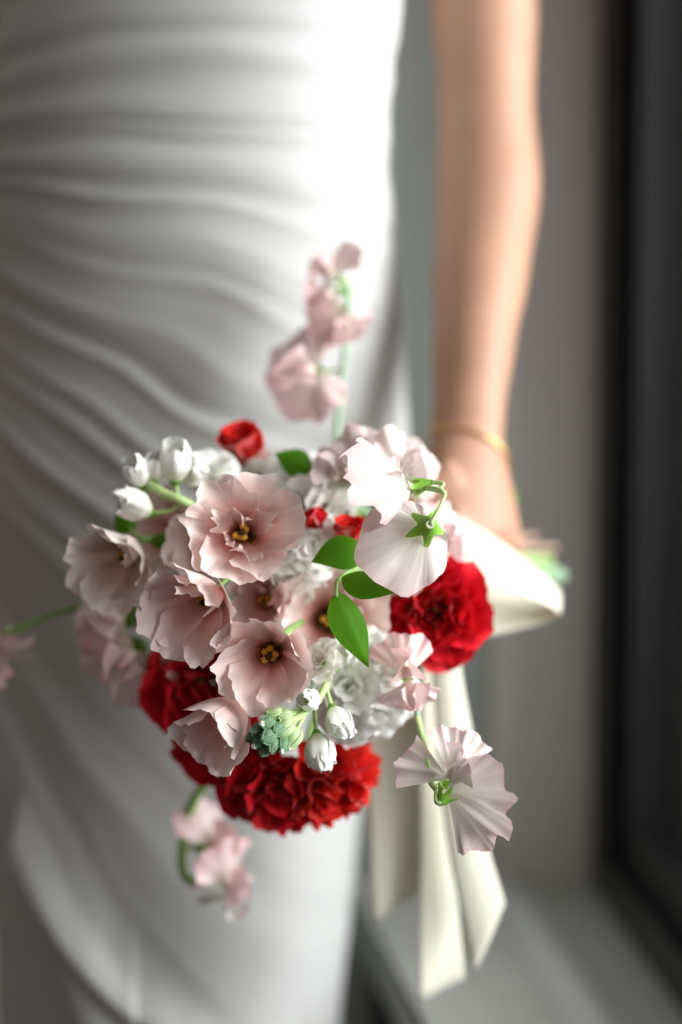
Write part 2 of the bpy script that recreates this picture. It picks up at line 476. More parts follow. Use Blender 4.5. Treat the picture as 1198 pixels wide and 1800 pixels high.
sm = person.modifiers.new('smooth', 'SMOOTH'); sm.factor = .5; sm.iterations = 5
tag(person, 'woman in a draped white satin dress, one arm lowered, gripping the bouquet stems', 'person')

# ---- dress: wrapped satin with soft diagonal drape folds
Yk = [-420, -250, -120, 0, 100, 200, 300, 400, 500, 600, 700, 800, 900, 1050, 1200, 1350, 1450, 1600, 1700, 1800, 2100, 2600, 3050]
Rk = [690, 715, 718, 706, 690, 680, 678, 686, 696, 704, 712, 718, 718, 706, 678, 648, 632, 622, 610, 598, 575, 580, 590]
Lk = [0, -30, -34, -34, -46, -62, -66, -74, -72, -95, -115, -130, -138, -138, -130, -118, -105, -90, -80, -75, -70, -90, -110]
Dk = [.080, .115, .130, .126, .122, .120, .122, .128, .136, .144, .150, .154, .158, .162, .164, .164, .164, .164, .164, .164, .165, .17, .18]
NZ, NT = 430, 360
py = np.linspace(-420, 2980, NZ)
def sm_interp(y, K):
    v = np.interp(y, Yk, K); ker = np.hanning(31); ker /= ker.sum()
    return np.convolve(np.pad(v, 15, mode='edge'), ker, 'valid')
re_ = sm_interp(py, Rk); le_ = sm_interp(py, Lk); de_ = sm_interp(py, Dk)
th = np.concatenate([np.linspace(-math.pi, 0, 270, endpoint=False), np.linspace(0, math.pi, 90, endpoint=False)])
TH, PY = np.meshgrid(th, py); NT = len(th)
hw = ((re_ - le_) / 2 / FPX * DD)[:, None]; ccx = (((re_ + le_) / 2 - 599) / FPX * DD)[:, None]; hd = de_[:, None]
ex = 2 / 2.02
ct = np.sign(np.cos(TH)) * np.abs(np.cos(TH)) ** ex; st = np.sign(np.sin(TH)) * np.abs(np.sin(TH)) ** ex
XX = ccx + hw * ct; YY = 1.165 + (hd - .112) + hd * st - .30 * (XX - ccx)
ZZ = np.array([max(pzz(p), .012) for p in py])[:, None] + 0 * TH
# fold families: each crease line starts at height c on the left side and falls towards the right
PXg = XX * FPX / DD + 599
xx = np.clip(PXg, -200, 760)
sl_c = [-500, 0, 150, 260, 340, 420, 560, 800, 1100, 1400, 1700, 2300, 3000]; sl_v = [.02, .0, .06, .10, .22, .42, .66, .88, 1.25, 1.9, 2.6, 4.0, 6.0]
lo = np.full_like(PY, -3200.0); hi = np.full_like(PY, 3300.0)
for _ in range(36):
    mid = (lo + hi) / 2
    val = mid + np.interp(mid, sl_c, sl_v) * xx * (1 - xx / 2600)
    up_ = val < PY
    lo = np.where(up_, mid, lo); hi = np.where(up_, hi, mid)
Cc = (lo + hi) / 2
wob = (vnoise(xx / 190 + 9, PY / 140 + 40, 3) - .5) * 46
q = np.interp(Cc, [-900, -100, 420, 900, 3000], [-1500, -160, 880, 1480, 3300]) + wob
def ridge(v, per, seed):
    n1 = vnoise(v / per, 0 * v + 3.3, seed); n2 = vnoise(v / (per * .52) + 11, 0 * v + 7.1, seed + 5)
    n1 = 1 - np.abs(2 * n1 - 1); return n1 * .62 + n2 * .38
amp = np.interp(PY, [-400, 60, 140, 300, 700, 1000, 1400, 1800, 2400], [.009, .015, .019, .020, .017, .011, .007, .006, .010])
mod = .35 + .9 * vnoise(xx / 240 + 2, q / 60 + 50, 8)
fade = np.interp(xx, [-200, 100, 420, 600, 720], [1.0, 1.05, .9, .6, .32])
per = 52
disp = (ridge(q, per, 21) - .5) * amp * mod * fade
# two long wrap edges low on the left of the skirt
def wrapline(pts, w, h):
    xs = [p[0] for p in pts]; yv = [p[1] for p in pts]
    yl = np.interp(PXg, xs, yv, left=-9999, right=9999)
    slope = np.gradient(np.array(yv, float), np.array(xs, float)); sl = np.interp(PXg, xs, slope)
    dist = (PY - yl) / np.sqrt(1 + sl ** 2)
    rise = h * np.exp(-(np.maximum(dist, 0) / (w * .55)) ** 2) * (dist >= 0) + h * np.exp(-(np.minimum(dist, 0) / (w * 2.6)) ** 2) * (dist < 0)
    return rise * (np.sin(TH) < 0)
disp = disp + wrapline([(-130, 1050), (-40, 1260), (30, 1430), (110, 1600), (190, 1800), (260, 2050)], 26, .015)
disp = disp + wrapline([(60, 1490), (150, 1620), (230, 1710), (330, 1785), (420, 1820), (520, 1835)], 18, .011)
nx = np.cos(TH) / hw; ny = np.sin(TH) / hd; nl = np.sqrt(nx ** 2 + ny ** 2)
XX = XX + disp * nx / nl; YY = YY + disp * ny / nl
dress = obj('dress', grid_mesh('dress', np.stack([XX, YY, ZZ], -1), wrap=True), M['dress'], person)
dress['label'] = 'white satin dress with draped diagonal folds'
# ---- bracelet: thin gold chain
wr = at(820, 797, 1.026); ax = (at(822, 815, 1.022) - at(820, 775, 1.03)).normalized()
rs = []
for i in range(40):
    a = 2 * math.pi * i / 40
    w_ = X.lerp(A, .42); w_ = (w_ - ax * w_.dot(ax)).normalized(); d_ = ax.cross(w_)
    rs.append(wr + w_ * (math.cos(a) * .0315) + d_ * (math.sin(a) * .0240) + ax * (.010 * math.cos(a + .4)))
rs.append(rs[0])
br = obj('bracelet', tube_mesh('bracelet', rs, .0011, 6, caps=False, resample=False), M['gold'], person); br['label'] = 'thin gold bracelet'

# ================================================================== FLOWERS
rng = random.Random(11)


def to_local(Mx, pts):
    inv = Mx.inverted(); return [inv @ Vector(p) for p in pts]


def stem_route(head, back, seed, ends=True):
    """from a flower base through the fist to the cut end"""
    r = random.Random(seed)
    s1 = A.orthogonal().normalized(); s2 = A.cross(s1)
    rad = .011 * math.sqrt(r.random()); an = r.random() * 6.283
    o_ = s1 * (rad * math.cos(an)) + s2 * (rad * math.sin(an))
    h = Vector(head); b1 = h + Vector(back).normalized() * .025
    g = B - A * .055 + o_ * 1.4
    return [h, b1, b1.lerp(g, .55) + Vector((0, .012, -.006)), g, B + o_, B + A * (.030 + .022 * r.random()) + o_ * 1.2]


def fan(L, W, n=13, m=15, seed=0, round_=.25, cup=.0, bend=0.0, tip=0.0, ruf=.0, rufk=5.0, frill=.02, notch=0.0, roll=0.0, start=.03):
    """petal: base at origin, length along +Z, outward face +Y.  W = half angle of the fan.
    cup pulls the sides to -Y, bend/tip turn the petal outwards (+Y) along its length / at its end"""
    r = np.random.RandomState(seed + 17)
    ph = r.rand(6) * 6.283
    s = np.linspace(-1, 1, m)[None, :]; t = np.linspace(start, 1, n)[:, None]
    phi = s * W
    Rm = L * (1 - round_ * np.abs(s) ** 3 + frill * (np.sin(9 * phi / max(W, .1) * 1.7 + ph[0]) * .6 + np.sin(s * 19 + ph[1]) * .4 + .5 * (r.rand(1, m) - .5)) - notch * np.exp(-(s / .16) ** 2))
    l = t * Rm
    x = l * np.sin(phi) * (.72 + .28 * t); z = l * np.cos(phi)
    y = np.zeros_like(x)
    xn = x / max(1e-6, L * math.sin(min(W, 1.5)))
    y = y - cup * L * xn ** 2 * (.3 + .7 * t)
    y = y + ruf * L * (t ** 2.2) * (.6 * np.sin(rufk * s + ph[2]) + .4 * np.sin(rufk * 1.9 * s + ph[3]) + .25 * np.sin(rufk * 3.7 * s + ph[4]))
    # bend along the length
    th = bend * (z / L) + tip * np.clip(z / L, 0, 1.2) ** 4
    zz = z * np.cos(th * .6); yy = y + z * np.sin(th * .6)
    x = x * (1 - roll * t * 0.2)
    P = np.stack([x, yy, zz], -1)
    u = (t * np.ones_like(s)); v = (s * .5 + .5) * np.ones_like(t)
    return grid_mesh('petal', P, np.stack([u, v], -1))


def petal_at(name, me, mat, parent, theta, tilt, base_r=0.0, base_z=0.0, spin=0.0, twist=0.0):
    """set a fan petal on a flower whose axis is local Z"""
    er = Vector((math.cos(theta), math.sin(theta), 0)); Zv = Vector((0, 0, 1))
    zp = Zv * math.cos(tilt) + er * math.sin(tilt); yp = er * math.cos(tilt) - Zv * math.sin(tilt); xp = yp.cross(zp)
    m = Matrix.Identity(4)
    for i, c in enumerate((xp, yp, zp)):
        for j in range(3): m[j][i] = c[j]
    m = m @ Matrix.Rotation(spin, 4, 'Z') @ Matrix.Rotation(twist, 4, 'Y')
    m.translation = er * base_r + Zv * base_z
    o = obj(name, me, mat, parent); o.matrix_basis = m
    return o


def calyx_mesh(R, L, flare=.5, lobes=5, cut=.55):
    n, m = 14, 90
    t = np.linspace(0, 1, n)[:, None]; a = np.linspace(0, 2 * np.pi, m, endpoint=False)[None, :]
    lob = np.abs(((a * lobes / (2 * np.pi)) % 1.0) * 2 - 1) ** 1.7
    l = t * ((1 - cut) + cut * lob)
    r = R * (.30 + .75 * np.sin(np.clip(l * 2.2, 0, 1.57))) + R * flare * 2.2 * np.clip(l - .42, 0, 1) ** 1.5
    z = -L * .55 + L * l - L * flare * 1.2 * np.clip(l - .45, 0, 1) ** 2
    P = np.stack([r * np.cos(a), r * np.sin(a), z * np.ones_like(a)], -1)
    u = l; v = a / (2 * np.pi) * np.ones_like(t)
    return grid_mesh('calyx', P, np.stack([u, v], -1), wrap=True)


def lisianthus(label, loc, axis, R, H, mat='lisi', n=6, seed=1, openness=1.0, inner=2, up=(0, 0, 1), ruf=1.0, squash=1.0, stem=True, group='pale pink lisianthus in the bouquet', spread=None):
    """cup flower; local Z = direction it opens, origin = base of the cup"""
    r = random.Random(seed)
    Mx = basis(loc, axis, up, 'Z')
    t = tag(empty('lisianthus', Mx), label, 'flower', group)
    for k in range(n + inner):
        inn = k >= n
        th0 = 2 * math.pi * k / n + r.uniform(-.12, .12) + (0.5 if inn else 0)
        w = math.pi / n * (1.75 if not inn else 1.15)
        op = openness * r.uniform(.86, 1.12) * (1.0 if not inn else .42)
        if spread and not inn: op *= spread[k % len(spread)]
        hh = H * r.uniform(.92, 1.06) * (1.0 if not inn else .86)
        nn, m = 20, 27
        s = np.linspace(-1, 1, m)[None, :]; tt = np.linspace(0.0, 1, nn)[:, None]
        rs_ = np.random.RandomState(seed * 31 + k); ph = rs_.rand(6) * 6.283
        edge = 1 - .16 * np.abs(s) ** 2.6 + .018 * np.sin(s * 11 + ph[0]) + .014 * np.sin(s * 23 + ph[1]) + .018 * (rs_.rand(1, m) - .5)
        q = tt * edge
        # profile: narrow throat, bowl, flaring rim
        P0, P1, P2, P3 = (.05, .0), (.52, .0), (.66 + .12 * op, .66), (.56 + .46 * op, 1.04 - .40 * max(0, op - .70))
        bz = lambda i: (1 - q) ** 3 * P0[i] + 3 * (1 - q) ** 2 * q * P1[i] + 3 * (1 - q) * q ** 2 * P2[i] + q ** 3 * P3[i]
        rad = R * bz(0) * (1.0 if not inn else .72); zz = hh * bz(1)
        if inn and inner >= 3:
            rad = rad * (1 - (.50 if k % 2 else .0) * q ** 1.6)       # inner petals folding over the throat
        rad = rad * (1 + .20 * s * q)                       # overlap like a pinwheel
        wv = (.6 * np.sin(2.6 * s + ph[2]) + .4 * np.sin(5.2 * s + ph[3]) + .22 * np.sin(10.5 * s + ph[4])) * ruf
        rad = rad + R * q ** 4.5 * (.13 * wv + .022 * np.sin(19 * s + ph[0]) * q ** 4)
        zz = zz + hh * .12 * q ** 2.5 * (.6 * np.sin(2.9 * s + ph[5]) + .4 * np.sin(6.1 * s + ph[1]) + .16 * np.sin(17 * s + ph[2])) * ruf
        ang = th0 + s * w * (.80 + .20 * q)
        P = np.stack([rad * np.cos(ang), rad * np.sin(ang) * squash, zz * np.ones_like(ang)], -1)
        uvg = np.stack([q, (s * .5 + .5) * np.ones_like(tt)], -1)
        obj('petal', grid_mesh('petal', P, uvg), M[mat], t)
    # stamens and stigma
    for k in range(5):
        a = k * 1.257 + r.random() * .9; rr = R * r.uniform(.05, .13)
        sp = [(0, 0, H * .03), (rr * math.cos(a) * .6, rr * math.sin(a) * .6, H * .12), (rr * math.cos(a), rr * math.sin(a), H * r.uniform(.14, .28))]
        st_ = obj('stamen', tube_mesh('stamen', sp, [.0006, .0006, .0005], 5, 6), M['stem_pale'], t)
        e = Vector(sp[2])
        obj('anther', tube_mesh('anther', [e + Vector((0, 0, -.0022)), e, e + Vector((0, 0, .0030))], [.0009, .0024, .0009], 6, 6), M['anther'], st_)
    obj('pistil', tube_mesh('pistil', [(0, 0, 0), (0, 0, H * .12), (0, 0, H * .30), (0, 0, H * .36)], [.0030, .0028, .0011, .0020], 8, 9), M['stigma'], t)
    cal = obj('calyx', calyx_mesh(R * .19, H * .42, .12, 5, .75), M['calyx'], t); cal.matrix_basis = Matrix.Translation((0, 0, H * .02))
    if stem:
        ax_ = Vector(axis).normalized()
        pts = to_local(Mx, stem_route(Vector(loc) - ax_ * H * .10, -ax_, seed))
        obj('stem', tube_mesh('stem', pts, [.0018, .0018, .0019, .0020, .0021, .0023], 8, 30), M['stem'], t)
    return t


def blossom(parent, pos, fwd, up, R, mat='pea', seed=1, node=None, wave=1.0, curl=.25, fold=.0, phi=1.9, wings=True, wing=.62, calyx=True, nw=3.4, cal=1.0, scal=.03, disc=0.0):
    """sweet pea blossom: local Y = way it faces, Z = up the standard petal; origin = calyx"""
    r = np.random.RandomState(seed)
    Mx = basis(pos, fwd, up, 'Y')
    bl = empty('blossom', Mx, parent)
    nr, m = 16, 61
    ph = r.rand(8) * 6.283
    s = np.linspace(-1, 1, m)[None, :]; t = np.linspace(.04, 1, nr)[:, None]
    f = s * phi
    Rm = R * (.62 + .38 * np.cos(f * .78)) * (1 + .022 * np.sin(f * 9 + ph[0]) + .018 * np.sin(f * 17 + ph[1]) + .025 * (r.rand(1, m) - .5)) - .09 * R * np.exp(-(f / .10) ** 2)
    if disc:
        Rm = R * (disc * np.cos(f) + np.sqrt(1 - disc ** 2 * np.sin(f) ** 2)) * (1 + .018 * np.sin(f * 8 + ph[0]) + .014 * np.sin(f * 15 + ph[1]) + .03 * (r.rand(1, m) - .5))
    l = t * Rm
    x = l * np.sin(f); z = l * np.cos(f)
    w = (.6 * np.sin(nw * f + ph[2]) + .4 * np.sin(nw * 1.9 * f + ph[3]) + .26 * np.sin(nw * 3.9 * f + ph[4]) * t + .14 * np.sin(nw * 7.7 * f + ph[5]) * t ** 2) * (1 - .85 * np.clip((np.abs(f) - 2.4) / .6, 0, 1))
    y = -curl * R * t ** 2 - fold * np.abs(x) + wave * R * .11 * t ** 1.8 * w + .05 * R * np.sin(3.14 * np.clip(t * 1.4, 0, 1)) * np.exp(-(f / .3) ** 2)
    sw = 1 + scal * wave * t ** 3 * np.sin(nw * 2.7 * f + ph[6]); x = x * sw; z = z * sw
    P = np.stack([x, y + .002, z], -1)
    obj('standard_petal', grid_mesh('standard_petal', P, np.stack([t * np.ones_like(s), (s * .5 + .5) * np.ones_like(t)], -1)), M[mat], bl)
    if wings:
        for sg in (-1, 1):
            me = fan(R * wing, .85, 11, 13, seed * 3 + sg + 5, .25, .35, .25, .3, .09 * wave, 3.0, .02)
            o = obj('wing_petal', me, M[mat], bl)
            o.matrix_basis = Matrix.Translation((sg * .0015, .004, 0)) @ Matrix.Rotation(sg * .45, 4, 'Y') @ Matrix.Rotation(-.75 - .12 * r.rand(), 4, 'X') @ Matrix.Rotation(sg * 1.0, 4, 'Z')
        me = tube_mesh('keel', [(0, .004, .001), (0, R * .22, R * .08), (0, R * .36, R * .22)], [.0024, .0042, .0012], 8, 10)
        obj('keel', me, M['pea'] if mat == 'pea' else M['pea_pink'], bl)
    if calyx:
        c = obj('calyx', calyx_mesh(.0036 * cal, .0120 * cal, .75, 5, .66), M['calyx'], bl)
        c.matrix_basis = Matrix.Rotation(-math.pi / 2, 4, 'X') @ Matrix.Translation((0, 0, -.0015))
    back = Vector(pos) - Vector(fwd).normalized() * .0075 * cal
    if node is not None:
        inv = Mx.inverted()
        mid = back.lerp(Vector(node), .5) - Vector(fwd).normalized() * .005
        obj('pedicel', tube_mesh('pedicel', [inv @ back, inv @ mid, inv @ Vector(node)], [.0016, .0012, .0012], 7, 12), M['stem_pale'], bl)
    return bl


def sweet_pea(label, origin, stem_pts, blossoms, rad=.0017, stem_mat='stem_grey', group='sweet pea sprigs in the bouquet'):
    Mx = Matrix.Translation(Vector(origin))
    t = tag(empty('sweet_pea', Mx), label, 'flower', group)
    bpy.context.view_layer.update()
    if stem_pts:
        obj('stem', tube_mesh('stem', to_local(Mx, stem_pts), rad, 8, 12 * len(stem_pts)), M[stem_mat], t)
    for b in blossoms:
        blossom(t, **b)
    return t


def rose(label, loc, axis, R, H, mat='rose', layers=((7, 62, 1.0), (7, 42, .95), (7, 26, .86), (8, 14, .75), (6, 6, .60)), ruf=.10, seed=1, up=(0, 0, 1), name='garden_rose', cat='flower', group='red blooms in the bouquet', frill=.02, wid=.75, cup=.45, stem=True, tip=.2):
    r = random.Random(seed)
    Mx = basis(loc, axis, up, 'Z')
    t = tag(empty(name, Mx), label, cat, group)
    k = 0
    for li, (n, tilt, sc) in enumerate(layers):
        for i in range(n):
            th_ = 2 * math.pi * i / n + li * .7 + r.uniform(-.2, .2)
            L = math.hypot(R * math.sin(math.radians(tilt)), H) * sc * r.uniform(.92, 1.06) if False else H * sc * r.uniform(.92, 1.08) * (1 + .35 * math.sin(math.radians(tilt)))
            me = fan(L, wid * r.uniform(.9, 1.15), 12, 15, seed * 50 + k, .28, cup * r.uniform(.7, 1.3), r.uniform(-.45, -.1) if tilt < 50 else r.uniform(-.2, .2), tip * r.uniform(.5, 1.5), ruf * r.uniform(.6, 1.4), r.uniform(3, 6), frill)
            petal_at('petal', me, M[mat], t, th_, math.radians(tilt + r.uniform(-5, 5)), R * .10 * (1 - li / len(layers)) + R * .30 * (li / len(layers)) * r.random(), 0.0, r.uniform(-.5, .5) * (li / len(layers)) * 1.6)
            k += 1
    cal = obj('calyx', calyx_mesh(R * .28, H * .35, .3, 5, .7), M['calyx'], t)
    if stem:
        ax_ = Vector(axis).normalized()
        obj('stem', tube_mesh('stem', to_local(Mx, stem_route(Vector(loc) - ax_ * .004, -ax_, seed + 500)), [.0022, .0021, .0022, .0023, .0024, .0026], 8, 30), M['stem'], t)
    return t


def floret(parent, pos, axis, R, seed, kind='open', node=None, up=(0, 0, 1)):
    """stock floret (double), half-open bud or closed green bud; local Z = way it opens"""
    r = random.Random(seed)
    Mx = basis(pos, axis, up if abs(Vector(axis).normalized().dot(Vector(up))) < .95 else (0, 1, .2), 'Z')
    name = {'open': 'floret', 'half': 'opening_bud', 'bud': 'bud', 'lime': 'bud'}[kind]
    f = empty(name, Mx, parent)
    if kind == 'open':
        for li, (n, tilt, sc) in enumerate(((5, 78, 1.0), (5, 55, .86), (4, 32, .70), (3, 12, .55))):
            for i in range(n):
                me = fan(R * sc * r.uniform(.92, 1.08), .78, 9, 11, seed * 40 + li * 7 + i, .22, .12, -.15, .35, .14, r.uniform(3, 5), .03)
                petal_at('petal', me, M['white'], f, 2 * math.pi * i / n + li * .6 + r.uniform(-.15, .15), math.radians(tilt + r.uniform(-9, 9)), .0008, 0, r.uniform(-.25, .25))
        obj('calyx', calyx_mesh(R * .2, R * .6, .1, 4, .6), M['calyx'], f)
    elif kind == 'half':
        for i in range(6):
            inn = i >= 4
            sc_ = .78 if inn else 1.0
            n_, m_ = 13, 13
            rs_ = np.random.RandomState(seed * 7 + i); ph = rs_.rand(4) * 6.28
            s_ = np.linspace(-1, 1, m_)[None, :]; t_ = np.linspace(0, 1, n_)[:, None]
            q_ = t_ * (1 - .20 * np.abs(s_) ** 2.5 + .03 * np.sin(7 * s_ + ph[0]))
            rad = R * sc_ * (np.interp(q_, [0, .15, .45, .75, .92, 1.0], [.12, .50, .92, .90, .72, (.25 if inn else .60) + .30 * rs_.rand()])) * (1 + .13 * s_ * q_)
            rad = rad + R * .10 * q_ ** 3 * np.sin(4 * s_ + ph[1]) + R * .09 * q_ ** 1.5 * np.sin(7 * s_ + ph[3])
            zz = R * (-.95 + 2.2 * q_ * (1.25 if inn else 1.0) + .10 * q_ ** 3 * np.sin(5 * s_ + ph[2]))
            an = 2 * math.pi * i / 4 + (.7 if inn else 0) + s_ * 1.15 * (.85 + .15 * q_)
            P = np.stack([rad * np.cos(an), rad * np.sin(an), zz + 0 * an], -1)
            obj('petal', grid_mesh('petal', P, np.stack([.12 + .88 * q_, (s_ * .5 + .5) + 0 * t_], -1)), M['white'], f)
        obj('calyx', calyx_mesh(R * .52, R * 1.5, .06, 4, .65), M['calyx'], f).matrix_basis = Matrix.Translation((0, 0, -R * .35))
    else:
        n = 9
        pts = [(0, 0, R * (-1.0 + 2.0 * i / (n - 1))) for i in range(n)]
        rad = [R * .12, R * .48, R * .66, R * .72, R * .70, R * .62, R * .48, R * .28, R * .05]
        obj('sepals', tube_mesh('sepals', pts, rad, 12, resample=False), M['bud' if kind == 'bud' else 'bud_lime'], f)
        for i in range(4):
            a = i * math.pi / 2 + .3
            sp = [(math.cos(a) * rr_ * .93, math.sin(a) * rr_ * .93, p[2]) for p, rr_ in zip(pts, rad)]
            obj('sepal_edge', tube_mesh('sepal_edge', sp[1:], R * .12, 6, 12), M['bud' if kind == 'bud' else 'bud_lime'], f)
        if r.random() < .5:
            obj('petal_tip', tube_mesh('petal_tip', [(0, 0, R * .7), (0, 0, R * .95), (0, 0, R * 1.12)], [R * .3, R * .26, R * .05], 8, 6), M['white'], f)
    if node is not None:
        inv = Mx.inverted(); ax_ = Vector(axis).normalized()
        b0 = Vector(pos) - ax_ * R * (.95 if kind != 'open' else .3)
        mid = b0.lerp(Vector(node), .5) - ax_ * .003
        obj('pedicel', tube_mesh('pedicel', [inv @ b0, inv @ mid, inv @ Vector(node)], [.0014, .0012, .0013], 7, 10), M['stem_pale'], f)
    return f


def stock(label, origin, stem_pts, florets, rad=.0028, stem_mat='stem_pale'):
    Mx = Matrix.Translation(Vector(origin))
    t = tag(empty('stock_flower', Mx), label, 'flower', 'white stock stems in the bouquet')
    bpy.context.view_layer.update()
    obj('stem', tube_mesh('stem', to_local(Mx, stem_pts), rad, 8, 12 * len(stem_pts)), M[stem_mat], t)
    for f in florets:
        floret(t, **f)
    return t


def leaf_mesh(L, W, seed=0, bend=.3, fold=.25, wave=.05, point=1.0):
    r = np.random.RandomState(seed); ph = r.rand(3) * 6.28
    n, m = 22, 11
    t = np.linspace(0, 1, n)[:, None]; s = np.linspace(-1, 1, m)[None, :]
    w = W * (np.sin(np.pi * t ** .80) ** .85) * (1 - .45 * t ** 3 * point) + W * .02 * (1 - t)
    x = w * s; th_ = bend * t
    y = fold * np.abs(x) + wave * W * np.sin(5 * t + ph[0]) * s + L * t * np.sin(th_ * .6)
    z = L * t * np.cos(th_ * .6) + 0 * s
    P = np.stack([x, y, z], -1)
    return grid_mesh('leaf', P, np.stack([t * np.ones_like(s), (s * .5 + .5) * np.ones_like(t)], -1))


def leaf_obj(parent, base, tip, face, W, mat='leaf', seed=0, name='leaf', **k):
    """leaf from base to tip, upper side turned towards 'face'"""
    d = Vector(tip) - Vector(base)
    Mx = basis(base, -Vector(face), d, 'Y')
    f = -Vector(face); z = d.normalized(); y = (f - z * f.dot(z)).normalized(); x = y.cross(z)
    for i, c in enumerate((x, y, z)):
        for j in range(3): Mx[j][i] = c[j]
    me = leaf_mesh(d.length, W, seed, **k)
    o = obj(name, me, M[mat], parent)
    o.matrix_basis = parent.matrix_world.inverted() @ Mx
    return o

# ------------------------------------------------------------------ the flowers themselves
N = Vector
# --- lisianthus (origin = base of the cup; the opening lies along axis)
def lis_px(label, px, py, d, axis, Rpx, Hpx, **k):
    """(px,py) = centre of the open mouth"""
    s = d / FPX; ax_ = Vector(axis).normalized(); H = Hpx * s
    return lisianthus(label, at(px, py, d) - ax_ * H * .85, axis, Rpx * s, H, **k)

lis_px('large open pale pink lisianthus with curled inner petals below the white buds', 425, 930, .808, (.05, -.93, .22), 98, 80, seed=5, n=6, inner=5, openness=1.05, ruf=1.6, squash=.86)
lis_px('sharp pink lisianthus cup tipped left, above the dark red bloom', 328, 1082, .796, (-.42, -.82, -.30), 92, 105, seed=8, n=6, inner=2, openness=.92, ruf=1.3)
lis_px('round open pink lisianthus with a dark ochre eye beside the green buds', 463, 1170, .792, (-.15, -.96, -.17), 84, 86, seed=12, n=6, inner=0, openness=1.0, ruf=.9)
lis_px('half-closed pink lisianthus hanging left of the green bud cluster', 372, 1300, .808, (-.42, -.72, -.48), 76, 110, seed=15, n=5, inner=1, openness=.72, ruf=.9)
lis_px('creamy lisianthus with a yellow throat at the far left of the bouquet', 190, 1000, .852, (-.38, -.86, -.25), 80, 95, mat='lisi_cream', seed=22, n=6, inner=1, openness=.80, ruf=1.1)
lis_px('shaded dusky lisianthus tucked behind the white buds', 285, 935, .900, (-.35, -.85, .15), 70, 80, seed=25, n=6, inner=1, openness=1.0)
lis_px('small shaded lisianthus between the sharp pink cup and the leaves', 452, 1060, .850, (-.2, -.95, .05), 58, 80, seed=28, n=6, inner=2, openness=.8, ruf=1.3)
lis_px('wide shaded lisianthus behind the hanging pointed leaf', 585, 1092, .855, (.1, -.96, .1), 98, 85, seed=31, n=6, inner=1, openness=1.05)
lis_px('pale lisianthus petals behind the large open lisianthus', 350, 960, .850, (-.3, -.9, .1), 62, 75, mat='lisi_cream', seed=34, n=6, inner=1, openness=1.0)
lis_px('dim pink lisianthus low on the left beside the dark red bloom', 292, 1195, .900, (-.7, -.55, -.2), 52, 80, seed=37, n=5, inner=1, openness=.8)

# --- red blooms
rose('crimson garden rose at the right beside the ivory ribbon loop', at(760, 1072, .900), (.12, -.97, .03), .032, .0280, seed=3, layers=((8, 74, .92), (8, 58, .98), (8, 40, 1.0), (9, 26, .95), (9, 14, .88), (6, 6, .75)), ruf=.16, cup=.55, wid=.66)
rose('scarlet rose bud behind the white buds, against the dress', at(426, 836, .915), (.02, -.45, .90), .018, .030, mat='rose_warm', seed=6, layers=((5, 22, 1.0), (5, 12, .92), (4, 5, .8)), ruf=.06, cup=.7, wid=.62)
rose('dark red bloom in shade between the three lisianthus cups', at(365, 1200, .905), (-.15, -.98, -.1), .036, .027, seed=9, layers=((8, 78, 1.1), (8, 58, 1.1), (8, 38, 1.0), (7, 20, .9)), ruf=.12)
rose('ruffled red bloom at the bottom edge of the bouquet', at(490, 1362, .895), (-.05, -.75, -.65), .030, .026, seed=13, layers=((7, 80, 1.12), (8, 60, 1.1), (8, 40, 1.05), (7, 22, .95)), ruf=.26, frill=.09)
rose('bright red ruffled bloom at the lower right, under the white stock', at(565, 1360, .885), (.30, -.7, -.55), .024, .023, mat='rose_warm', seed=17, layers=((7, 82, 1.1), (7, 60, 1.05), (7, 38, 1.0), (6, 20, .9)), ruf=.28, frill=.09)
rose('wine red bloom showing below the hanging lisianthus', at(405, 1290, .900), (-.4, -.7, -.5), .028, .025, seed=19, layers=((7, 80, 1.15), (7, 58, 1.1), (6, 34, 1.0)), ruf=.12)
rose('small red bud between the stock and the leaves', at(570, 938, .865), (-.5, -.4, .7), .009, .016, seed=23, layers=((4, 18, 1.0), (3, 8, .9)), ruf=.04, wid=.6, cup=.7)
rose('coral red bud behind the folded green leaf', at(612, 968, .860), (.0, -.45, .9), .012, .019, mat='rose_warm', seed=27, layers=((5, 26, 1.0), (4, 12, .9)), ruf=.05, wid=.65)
rose('red bud peeping beside the upper green leaf', at(500, 838, .930), (.1, -.4, .9), .008, .013, mat='rose_warm', seed=29, layers=((4, 20, 1.0), (3, 8, .9)), ruf=.05)

